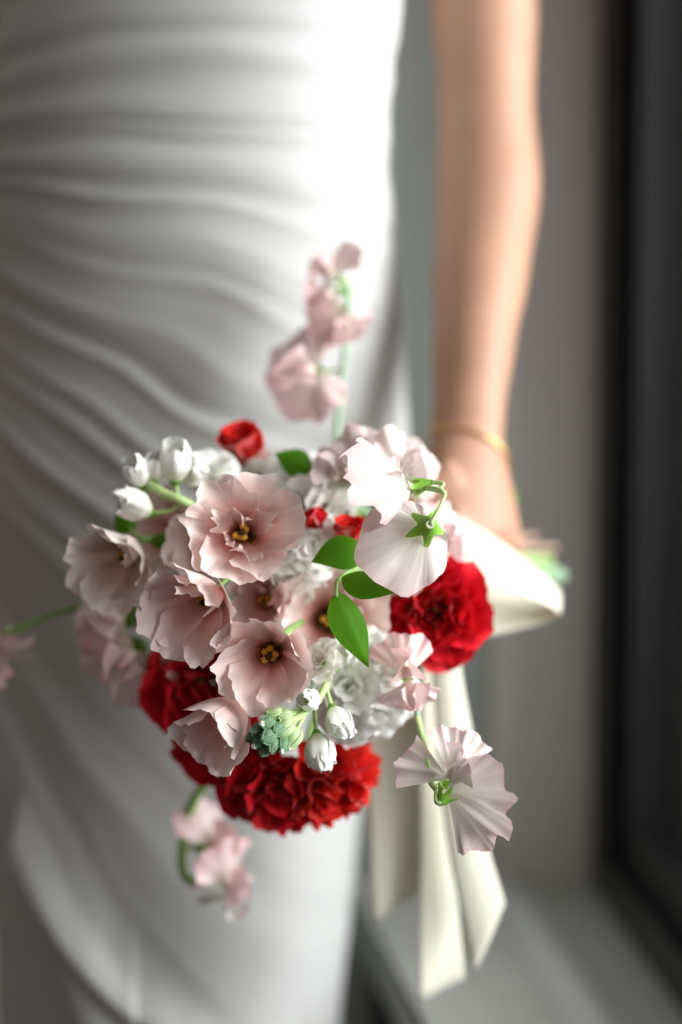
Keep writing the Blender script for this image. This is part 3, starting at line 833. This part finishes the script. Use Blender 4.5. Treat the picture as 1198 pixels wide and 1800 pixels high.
# --- sweet peas
SP = at
sweet_pea('white sweet pea seen from behind, with a green star calyx', at(782, 868, .800),
          [at(782, 868, .800), at(772, 862, .802), at(745, 858, .812), at(718, 868, .830), at(705, 900, .86), B - A * .05 + N((0, -.004, .012)), B + N((0, 0, .010)), B + A * .045 + N((0, .002, .014))],
          [dict(pos=at(748, 928, .794), fwd=(-.10, .97, -.20), up=(-.76, -.12, -.64), R=.0262, mat='pea', seed=4, node=at(782, 870, .800), wave=1.6, curl=-.12, phi=3.10, wings=False, cal=2.0, nw=2.9, scal=.012, disc=.62),
           dict(pos=at(726, 857, .812), fwd=(-.88, .05, -.28), up=(-.10, -.50, .85), R=.036, mat='pea', seed=9, node=at(770, 862, .806), wave=2.4, curl=-.75, phi=2.7, wings=True, cal=1.4)], stem_mat='stem_pale')
sweet_pea('pale sweet pea at the top right, a pointed petal beside the hand', at(640, 850, .86),
          [at(655, 850, .865), at(680, 880, .885), at(740, 920, .93), B - A * .04, B + N((0, .004, -.004)), B + A * .045],
          [dict(pos=at(650, 845, .868), fwd=(-.05, -.9, .30), up=(.15, .3, .95), R=.038, mat='pea', seed=14, node=at(660, 858, .875), wave=1.5, curl=.2, phi=1.9),
           dict(pos=at(600, 845, .872), fwd=(-.55, -.75, .25), up=(-.45, .3, .85), R=.032, mat='pea', seed=18, node=at(640, 865, .88), wave=1.2),
           dict(pos=at(700, 845, .868), fwd=(.35, -.85, .2), up=(.35, .2, .9), R=.034, mat='pea', seed=20, node=at(690, 875, .885), wave=1.3)])
sweet_pea('soft pink sweet pea between the white one and the ribbon', at(775, 960, .90),
          [at(770, 960, .90), at(800, 970, .93), B - A * .03 + N((0, -.004, .004)), B, B + A * .045],
          [dict(pos=at(765, 965, .885), fwd=(.45, -.85, .1), up=(.45, .3, .8), R=.031, mat='pea_pink', seed=24, node=at(780, 968, .90), wave=1.0),
           dict(pos=at(715, 1012, .87), fwd=(.3, -.8, -.4), up=(.1, -.4, -.9), R=.018, mat='pea_pink', seed=26, node=at(760, 975, .90), wave=1.0)])
sweet_pea('pink sweet pea below the crimson rose, over the ribbon tails', at(745, 1300, .84),
          [at(748, 1330, .815), at(740, 1290, .83), at(728, 1240, .85), at(700, 1170, .875), at(690, 1080, .91), B - A * .05 + N((0, 0, -.012)), B + N((0, 0, -.009)), B + A * .045 + N((0, 0, -.012))],
          [dict(pos=at(713, 1188, .838), fwd=(.05, -.95, .1), up=(-.12, .1, .98), R=.026, mat='pea_pink', seed=33, node=at(708, 1195, .865), wave=1.6, phi=1.0, wing=.8),
           dict(pos=at(717, 1190, .834), fwd=(.15, -.9, -.3), up=(.12, -.1, -.98), R=.026, mat='pea_pink', seed=36, node=at(712, 1200, .865), wave=1.5, phi=1.0, wing=.7, calyx=False)])
sweet_pea('white and blush sweet pea hanging alone at the lower right', at(760, 1360, .80),
          [at(733, 1262, .838), at(742, 1300, .822), at(752, 1345, .806), at(757, 1375, .801), at(768, 1388, .799)],
          [dict(pos=at(786, 1374, .803), fwd=(.25, -.65, .60), up=(-.78, -.10, .58), R=.031, mat='pea', seed=41, node=at(762, 1380, .803), wave=1.6, phi=.62, wings=False, curl=.15),
           dict(pos=at(792, 1370, .804), fwd=(.05, -.90, .25), up=(.28, .15, .95), R=.031, mat='pea', seed=44, node=at(765, 1383, .800), wave=1.6, phi=.70, wing=.75, calyx=False),
           dict(pos=at(782, 1398, .797), fwd=(.30, .80, .25), up=(.95, -.22, -.05), R=.0415, mat='pea', seed=47, node=at(766, 1388, .800), wave=1.5, phi=1.30, curl=.15, wings=False, cal=1.2, scal=.035, nw=4.2)], stem_mat='stem_pale')
sweet_pea('tall blurred pink sweet pea spire standing above the bouquet', at(595, 755, .965),
          [at(612, 500, .975), at(611, 545, .975), at(605, 625, .970), at(598, 690, .968), at(593, 760, .966), at(600, 850, .955), at(680, 930, .97), B - A * .04, B, B + A * .045],
          [dict(pos=at(590, 488, .974), fwd=(-.72, -.55, .25), up=(-.25, .35, .9), R=.028, mat='pea_pink', seed=51, node=at(612, 503, .975), wave=.9, phi=1.7),
           dict(pos=at(592, 512, .972), fwd=(-.80, -.50, -.1), up=(-.65, .2, -.4), R=.032, mat='pea_pink', seed=54, node=at(612, 525, .975), wave=.8, phi=1.5),
           dict(pos=at(604, 552, .970), fwd=(.1, -.75, -.55), up=(-.15, -.4, -.9), R=.029, mat='pea_pink', seed=57, node=at(611, 545, .975), wave=1.3, phi=2.0, wing=.7),
           dict(pos=at(556, 650, .966), fwd=(-.35, -.90, .1), up=(-.90, .0, -.25), R=.041, mat='pea_pink', seed=60, node=at(602, 648, .970), wave=1.2, phi=2.4, wing=.75)], rad=.0022)
sweet_pea('blurred drooping sweet pea below the bouquet against the skirt', at(365, 1375, .955),
          [at(395, 1362, .945), at(365, 1372, .950), at(335, 1420, .953), at(321, 1480, .955), at(321, 1530, .955), at(338, 1550, .955), at(362, 1552, .955)],
          [dict(pos=at(362, 1490, .953), fwd=(.75, -.55, .2), up=(.55, .3, .75), R=.034, mat='pea_pink', seed=63, node=at(324, 1495, .955), wave=1.0, phi=1.7, cal=1.3),
           dict(pos=at(385, 1550, .953), fwd=(.70, -.5, -.5), up=(.55, -.3, .2), R=.034, mat='pea_pink', seed=66, node=at(350, 1552, .955), wave=1.2, phi=1.9, cal=1.3),
           dict(pos=at(402, 1565, .955), fwd=(.4, -.5, -.75), up=(.35, -.35, -.85), R=.026, mat='pea', seed=69, node=at(355, 1552, .955), wave=1.0, calyx=False)], rad=.0032, stem_mat='stem')
sweet_pea('small pink sweet pea on a stalk at the left picture edge', at(10, 1118, .945),
          [at(270, 1075, .92), at(190, 1060, .93), at(115, 1073, .938), at(50, 1098, .942), at(12, 1118, .945)],
          [dict(pos=at(6, 1140, .945), fwd=(-.1, -.35, -.93), up=(-.3, -.85, .3), R=.030, mat='pea_pink', seed=72, node=at(14, 1116, .945), wave=1.0, cal=1.5, phi=1.9),
           dict(pos=at(2, 1150, .945), fwd=(-.3, -.2, -.93), up=(-.2, -.4, -.7), R=.032, mat='pea_pink', seed=73, node=at(12, 1118, .945), wave=1.0, calyx=False, phi=1.2)], rad=.0022, stem_mat='stem')
sweet_pea('blurred pink sweet pea pair at the left under the creamy lisianthus', at(255, 1110, .93),
          [at(230, 1085, .925), at(258, 1110, .925), at(330, 1100, .93), at(520, 1040, .95), B - A * .05, B, B + A * .045],
          [dict(pos=at(222, 1088, .905), fwd=(-.30, -.85, .10), up=(-.70, -.1, .15), R=.042, mat='pea_pink', seed=75, node=at(255, 1108, .925), wave=1.0, cal=1.8, phi=1.8),
           dict(pos=at(240, 1140, .905), fwd=(-.20, -.85, -.15), up=(-.55, -.1, -.65), R=.046, mat='pea_pink', seed=78, node=at(258, 1110, .925), wave=1.0, cal=1.8, phi=1.9)], stem_mat='stem')

# --- white stock
stock('white stock with half-open buds rising at the upper left', at(320, 885, .86),
      [at(262, 850, .862), at(290, 868, .860), at(330, 885, .862), at(420, 930, .89), B - A * .05 + N((0, .004, .008)), B + N((0, .004, .006)), B + A * .045],
      [dict(pos=at(243, 836, .860), axis=(-.25, -.45, .85), R=.0085, seed=2, kind='half', node=at(270, 856, .861)),
       dict(pos=at(274, 828, .862), axis=(.05, -.3, .95), R=.0072, seed=4, kind='half', node=at(288, 866, .861)),
       dict(pos=at(308, 822, .862), axis=(.05, -.3, .95), R=.0105, seed=6, kind='half', node=at(318, 880, .862)),
       dict(pos=at(244, 892, .858), axis=(-.80, -.45, .40), R=.0100, seed=8, kind='half', node=at(318, 885, .862)),
       dict(pos=at(370, 832, .885), axis=(.05, -.6, .75), R=.0175, seed=10, kind='open', node=at(350, 890, .868)),
       dict(pos=at(352, 840, .885), axis=(-.4, -.5, .75), R=.010, seed=11, kind='half', node=at(350, 890, .868))])
def bunch(label, cx_, cy_, d, spots, seed):
    r = random.Random(seed)
    c = at(cx_, cy_, d + .02)
    fl = []
    for i, (x, y, dd, R) in enumerate(spots):
        p = at(x, y, dd - .006); R = R * 1.08
        ax_ = Vector(((x - cx_) / 90 + r.uniform(-.2, .2), -1.0, -(y - cy_) / 90 + r.uniform(-.2, .2) + .1))
        fl.append(dict(pos=p, axis=ax_, R=R, seed=seed * 10 + i, kind='open', node=c))
    return stock(label, c, [c, c.lerp(B, .4) + N((0, .015, 0)), B - A * .05 + N((0, .006, -.004)), B + N((0, -.004, 0)), B + A * (.035 + .015 * r.random())], fl)
bunch('blurred white stock along the top of the bouquet', 520, 865, .91, [(455, 845, .91, .019), (498, 850, .915, .019), (540, 860, .91, .020), (480, 885, .895, .018), (525, 895, .895, .020), (575, 892, .89, .018), (560, 840, .925, .017)], 7)
bunch('cream white stock in the middle, right of the large open lisianthus', 525, 975, .875, [(500, 955, .87, .019), (545, 965, .868, .019), (515, 1000, .872, .020), (470, 1005, .88, .018), (575, 985, .88, .016)], 9)
bunch('full white stock cluster below the hanging pointed leaf', 630, 1200, .86, [(566, 1165, .832, .0125), (640, 1155, .86, .018), (672, 1175, .862, .018), (615, 1205, .855, .020), (660, 1215, .862, .021), (612, 1255, .862, .019), (655, 1250, .868, .019), (690, 1215, .872, .017)], 12)
nd = at(556, 1232, .812)
buds = [dict(pos=at(546, 1232, .805), axis=(-.4, -.7, .3), R=.0070, seed=3, kind='half', node=at(560, 1225, .815)),
        dict(pos=at(592, 1262, .812), axis=(.35, -.6, -.6), R=.0085, seed=5, kind='half', node=at(575, 1205, .822)),
        dict(pos=at(560, 1312, .815), axis=(.15, -.6, -.7), R=.0095, seed=7, kind='half', node=at(552, 1240, .818))]
rb = random.Random(4)
for i, (x, y, d, R) in enumerate([(452, 1285, .790, .0060), (468, 1272, .788, .0062), (455, 1305, .790, .0058), (470, 1296, .784, .0064), (486, 1283, .789, .0060), (480, 1312, .787, .0058), (496, 1312, .788, .0056), (466, 1318, .790, .0052), (444, 1296, .793, .0050)]):
    v = at(x, y, d) - at(500, 1275, .800)
    buds.append(dict(pos=at(x, y, d), axis=(v.x * 30, -.55, v.z * 30), R=R, seed=30 + i, kind='bud', node=at(505 + (i % 3) * 4, 1268, .798)))
for i, (x, y, d, R) in enumerate([(499, 1282, .794, .0072), (514, 1298, .796, .0076), (482, 1254, .796, .0058), (500, 1258, .797, .0055)]):
    v = at(x, y, d) - at(535, 1255, .806)
    buds.append(dict(pos=at(x, y, d), axis=(v.x * 30, -.35, v.z * 30), R=R, seed=50 + i, kind='lime', node=at(545 - i * 3, 1246, .808)))
stock('stock tip with a tight green bud cluster at the bottom centre', nd,
      [at(500, 1270, .797), at(530, 1256, .804), at(556, 1232, .812), at(574, 1200, .822), at(600, 1120, .87), at(680, 1020, .93), B - A * .05 + N((0, 0, -.008)), B + N((0, 0, -.004)), B + A * .045],
      buds, rad=.0021)

# --- leaves
def sprig(label, origin, stem_pts, leaves, mat='leaf'):
    t = tag(empty('leaf_sprig', Matrix.Translation(origin)), label, 'leaves', 'green leaves in the bouquet')
    bpy.context.view_layer.update()
    obj('stem', tube_mesh('stem', to_local(Matrix.Translation(origin), stem_pts), .0012, 7, 10 * len(stem_pts)), M['stem'], t)
    for l in leaves:
        leaf_obj(t, mat=mat, **l)
    return t
sprig('three glossy green leaves in the bouquet centre, one hanging to a point', at(592, 1040, .815),
      [at(590, 1048, .803), at(594, 1020, .815), at(625, 1000, .85), at(700, 980, .92), B - A * .05 + N((0, -.005, .005)), B + N((0, -.006, .003)), B + A * .045],
      [dict(base=at(592, 1040, .806), tip=at(641, 1180, .794), face=(.35, -.9, .15), W=.0112, seed=1, bend=-.25, fold=.22, point=1.1),
       dict(base=at(600, 1015, .812), tip=at(706, 1046, .800), face=(.1, -.75, .6), W=.0105, seed=2, bend=-.2, fold=.15),
       dict(base=at(640, 960, .83), tip=at(553, 972, .812), face=(.1, -.8, .6), W=.0118, seed=3, bend=.5, fold=.2)])
sprig('single green leaf at the back top of the bouquet, against the dress', at(548, 835, .93),
      [at(546, 824, .885), at(580, 862, .915), at(640, 920, .96), B - A * .05, B + N((.004, 0, .004)), B + A * .045],
      [dict(base=at(549, 826, .884), tip=at(484, 794, .880), face=(.1, -.95, .25), W=.0095, seed=5, bend=.3)])
sprig('added filler leaves coloured dark as shade deep between the lisianthus', at(560, 1010, .90),  # filler leaves added so the gaps between blooms read as shaded
      [at(520, 1030, .89), at(580, 1010, .90), at(680, 980, .94), B - A * .05, B + N((-.003, 0, -.006)), B + A * .045],
      [dict(base=at(560, 1015, .893), tip=at(505, 1050, .872), face=(0, -.9, .4), W=.012, seed=7),
       dict(base=at(570, 1010, .893), tip=at(545, 1040, .868), face=(.1, -.9, .3), W=.010, seed=8),
       dict(base=at(590, 1000, .890), tip=at(615, 905, .872), face=(.3, -.9, .1), W=.012, seed=9),
       dict(base=at(560, 1020, .90), tip=at(420, 1040, .885), face=(0, -.9, .2), W=.014, seed=10),
       dict(base=at(590, 1030, .90), tip=at(660, 1080, .885), face=(0, -.9, .3), W=.014, seed=11),
       dict(base=at(540, 1030, .90), tip=at(500, 1140, .88), face=(0, -.9, .3), W=.014, seed=12)], mat='leaf_gap_shade')
sprig('small green leaf beside the creamy lisianthus at the left', at(250, 950, .89),
      [at(222, 925, .882), at(250, 945, .885), at(330, 960, .90), at(520, 980, .94), B - A * .05, B, B + A * .045],
      [dict(base=at(235, 935, .884), tip=at(206, 900, .872), face=(-.2, -.8, .5), W=.008, seed=13),
       dict(base=at(262, 950, .882), tip=at(322, 942, .868), face=(0, -.8, .5), W=.006, seed=14)])
sprig('green sprig tip peeping out behind the hand', at(890, 905, 1.06),
      [at(900, 868, 1.075), at(895, 890, 1.07), at(880, 930, 1.06), B + A * .02],
      [dict(base=at(897, 885, 1.072), tip=at(908, 855, 1.08), face=(0, -1, 0), W=.006, seed=15)])

# --- cut stems at the back of the bouquet
for i, (p, e, r_, mk, lab) in enumerate([
        (at(830, 985, 1.03), at(985, 1012, 1.10), .0062, 'stem_grey', 'thick blue-green cut stem, lowest of the stem ends behind the ribbon'),
        (at(830, 960, 1.03), at(965, 988, 1.11), .0046, 'stem_pale', 'yellow-green cut stem between the thick one and the pinkish ones'),
        (at(830, 955, 1.04), at(975, 962, 1.12), .0030, 'stem_blush', 'longest pinkish brown cut stem behind the hand'),
        (at(825, 965, 1.05), at(938, 942, 1.12), .0032, 'stem_blush', 'short pinkish cut stem, highest of the stem ends')]):
    o = obj('cut_stem', tube_mesh('cut_stem', [Vector((0, 0, 0)), (e - p) * .5 + N((0, 0, -.002)), e - p], [r_ * .8, r_ * .95, r_], 10, 10), M[mk]); o.location = p
    tag(o, lab, 'stem', 'cut stems behind the hand')

# --- ivory silk ribbon: loop, wrap and tails
rib = tag(empty('ribbon', Matrix.Translation(B - A * .03)), 'wide ivory silk ribbon tied round the stems, a loop and long tails hanging', 'ribbon')
bpy.context.view_layer.update()
def strip(name, edgeA, edgeB, n=40, m=9, belly=0.0, ripple=0.0):
    inv = rib.matrix_world.inverted()
    a = smooth_path([inv @ at(*p) for p in edgeA], n); b = smooth_path([inv @ at(*p) for p in edgeB], n)
    P = np.zeros((len(a), m, 3))
    for i in range(len(a)):
        for j in range(m):
            t = j / (m - 1); p = a[i].lerp(b[i], t)
            P[i, j] = p + Vector((0, -belly * math.sin(math.pi * t) - ripple * math.sin(i / len(a) * 9 + t * 3), 0))
    o = obj(name, grid_mesh(name, P), M['ribbon'], rib)
    so = o.modifiers.new('thick', 'SOLIDIFY'); so.thickness = .0005; so.offset = 0
    return o
strip('loop', [(770, 900, .955), (815, 912, .96), (890, 958, .965), (955, 1010, .978), (984, 1040, .998), (970, 1050, 1.02), (900, 1030, 1.02), (820, 1000, 1.0)],
      [(770, 1010, .935), (815, 1020, .925), (890, 1038, .930), (955, 1062, .948), (982, 1078, .97), (970, 1090, .99), (900, 1108, .985), (820, 1125, .97)], n=56, belly=.004)
strip('tail', [(770, 1010, .985), (690, 1120, .985), (642, 1270, .985), (645, 1440, .985), (655, 1622, .985)], [(810, 1030, .98), (770, 1130, .98), (738, 1270, .985), (735, 1430, .988), (735, 1572, .988)], ripple=.002)
strip('tail', [(770, 1010, .975), (745, 1120, .972), (738, 1300, .972), (738, 1520, .975), (735, 1762, .978)], [(800, 1020, .985), (775, 1130, .988), (785, 1300, .992), (798, 1520, .992), (815, 1722, .99)], ripple=.002)
strip('tail', [(780, 1010, .965), (757, 1130, .962), (765, 1280, .962), (785, 1480, .962), (832, 1712, .962)], [(830, 1030, .965), (808, 1150, .965), (830, 1300, .968), (850, 1460, .968), (886, 1588, .968)], belly=.003)
# wrap round the bundle just in front of the fist
s1 = A.orthogonal().normalized(); s2 = A.cross(s1)
inv = rib.matrix_world.inverted()
P = np.zeros((6, 28, 3))
for i in range(6):
    for j in range(28):
        a = 2 * math.pi * j / 28
        P[i, j] = inv @ (B - A * (.038 + .007 * i) + s1 * (math.cos(a) * (.0205 + .0006 * (i % 2))) + s2 * (math.sin(a) * .0205))
obj('wrap', grid_mesh('wrap', P, wrap=True), M['ribbon'], rib)
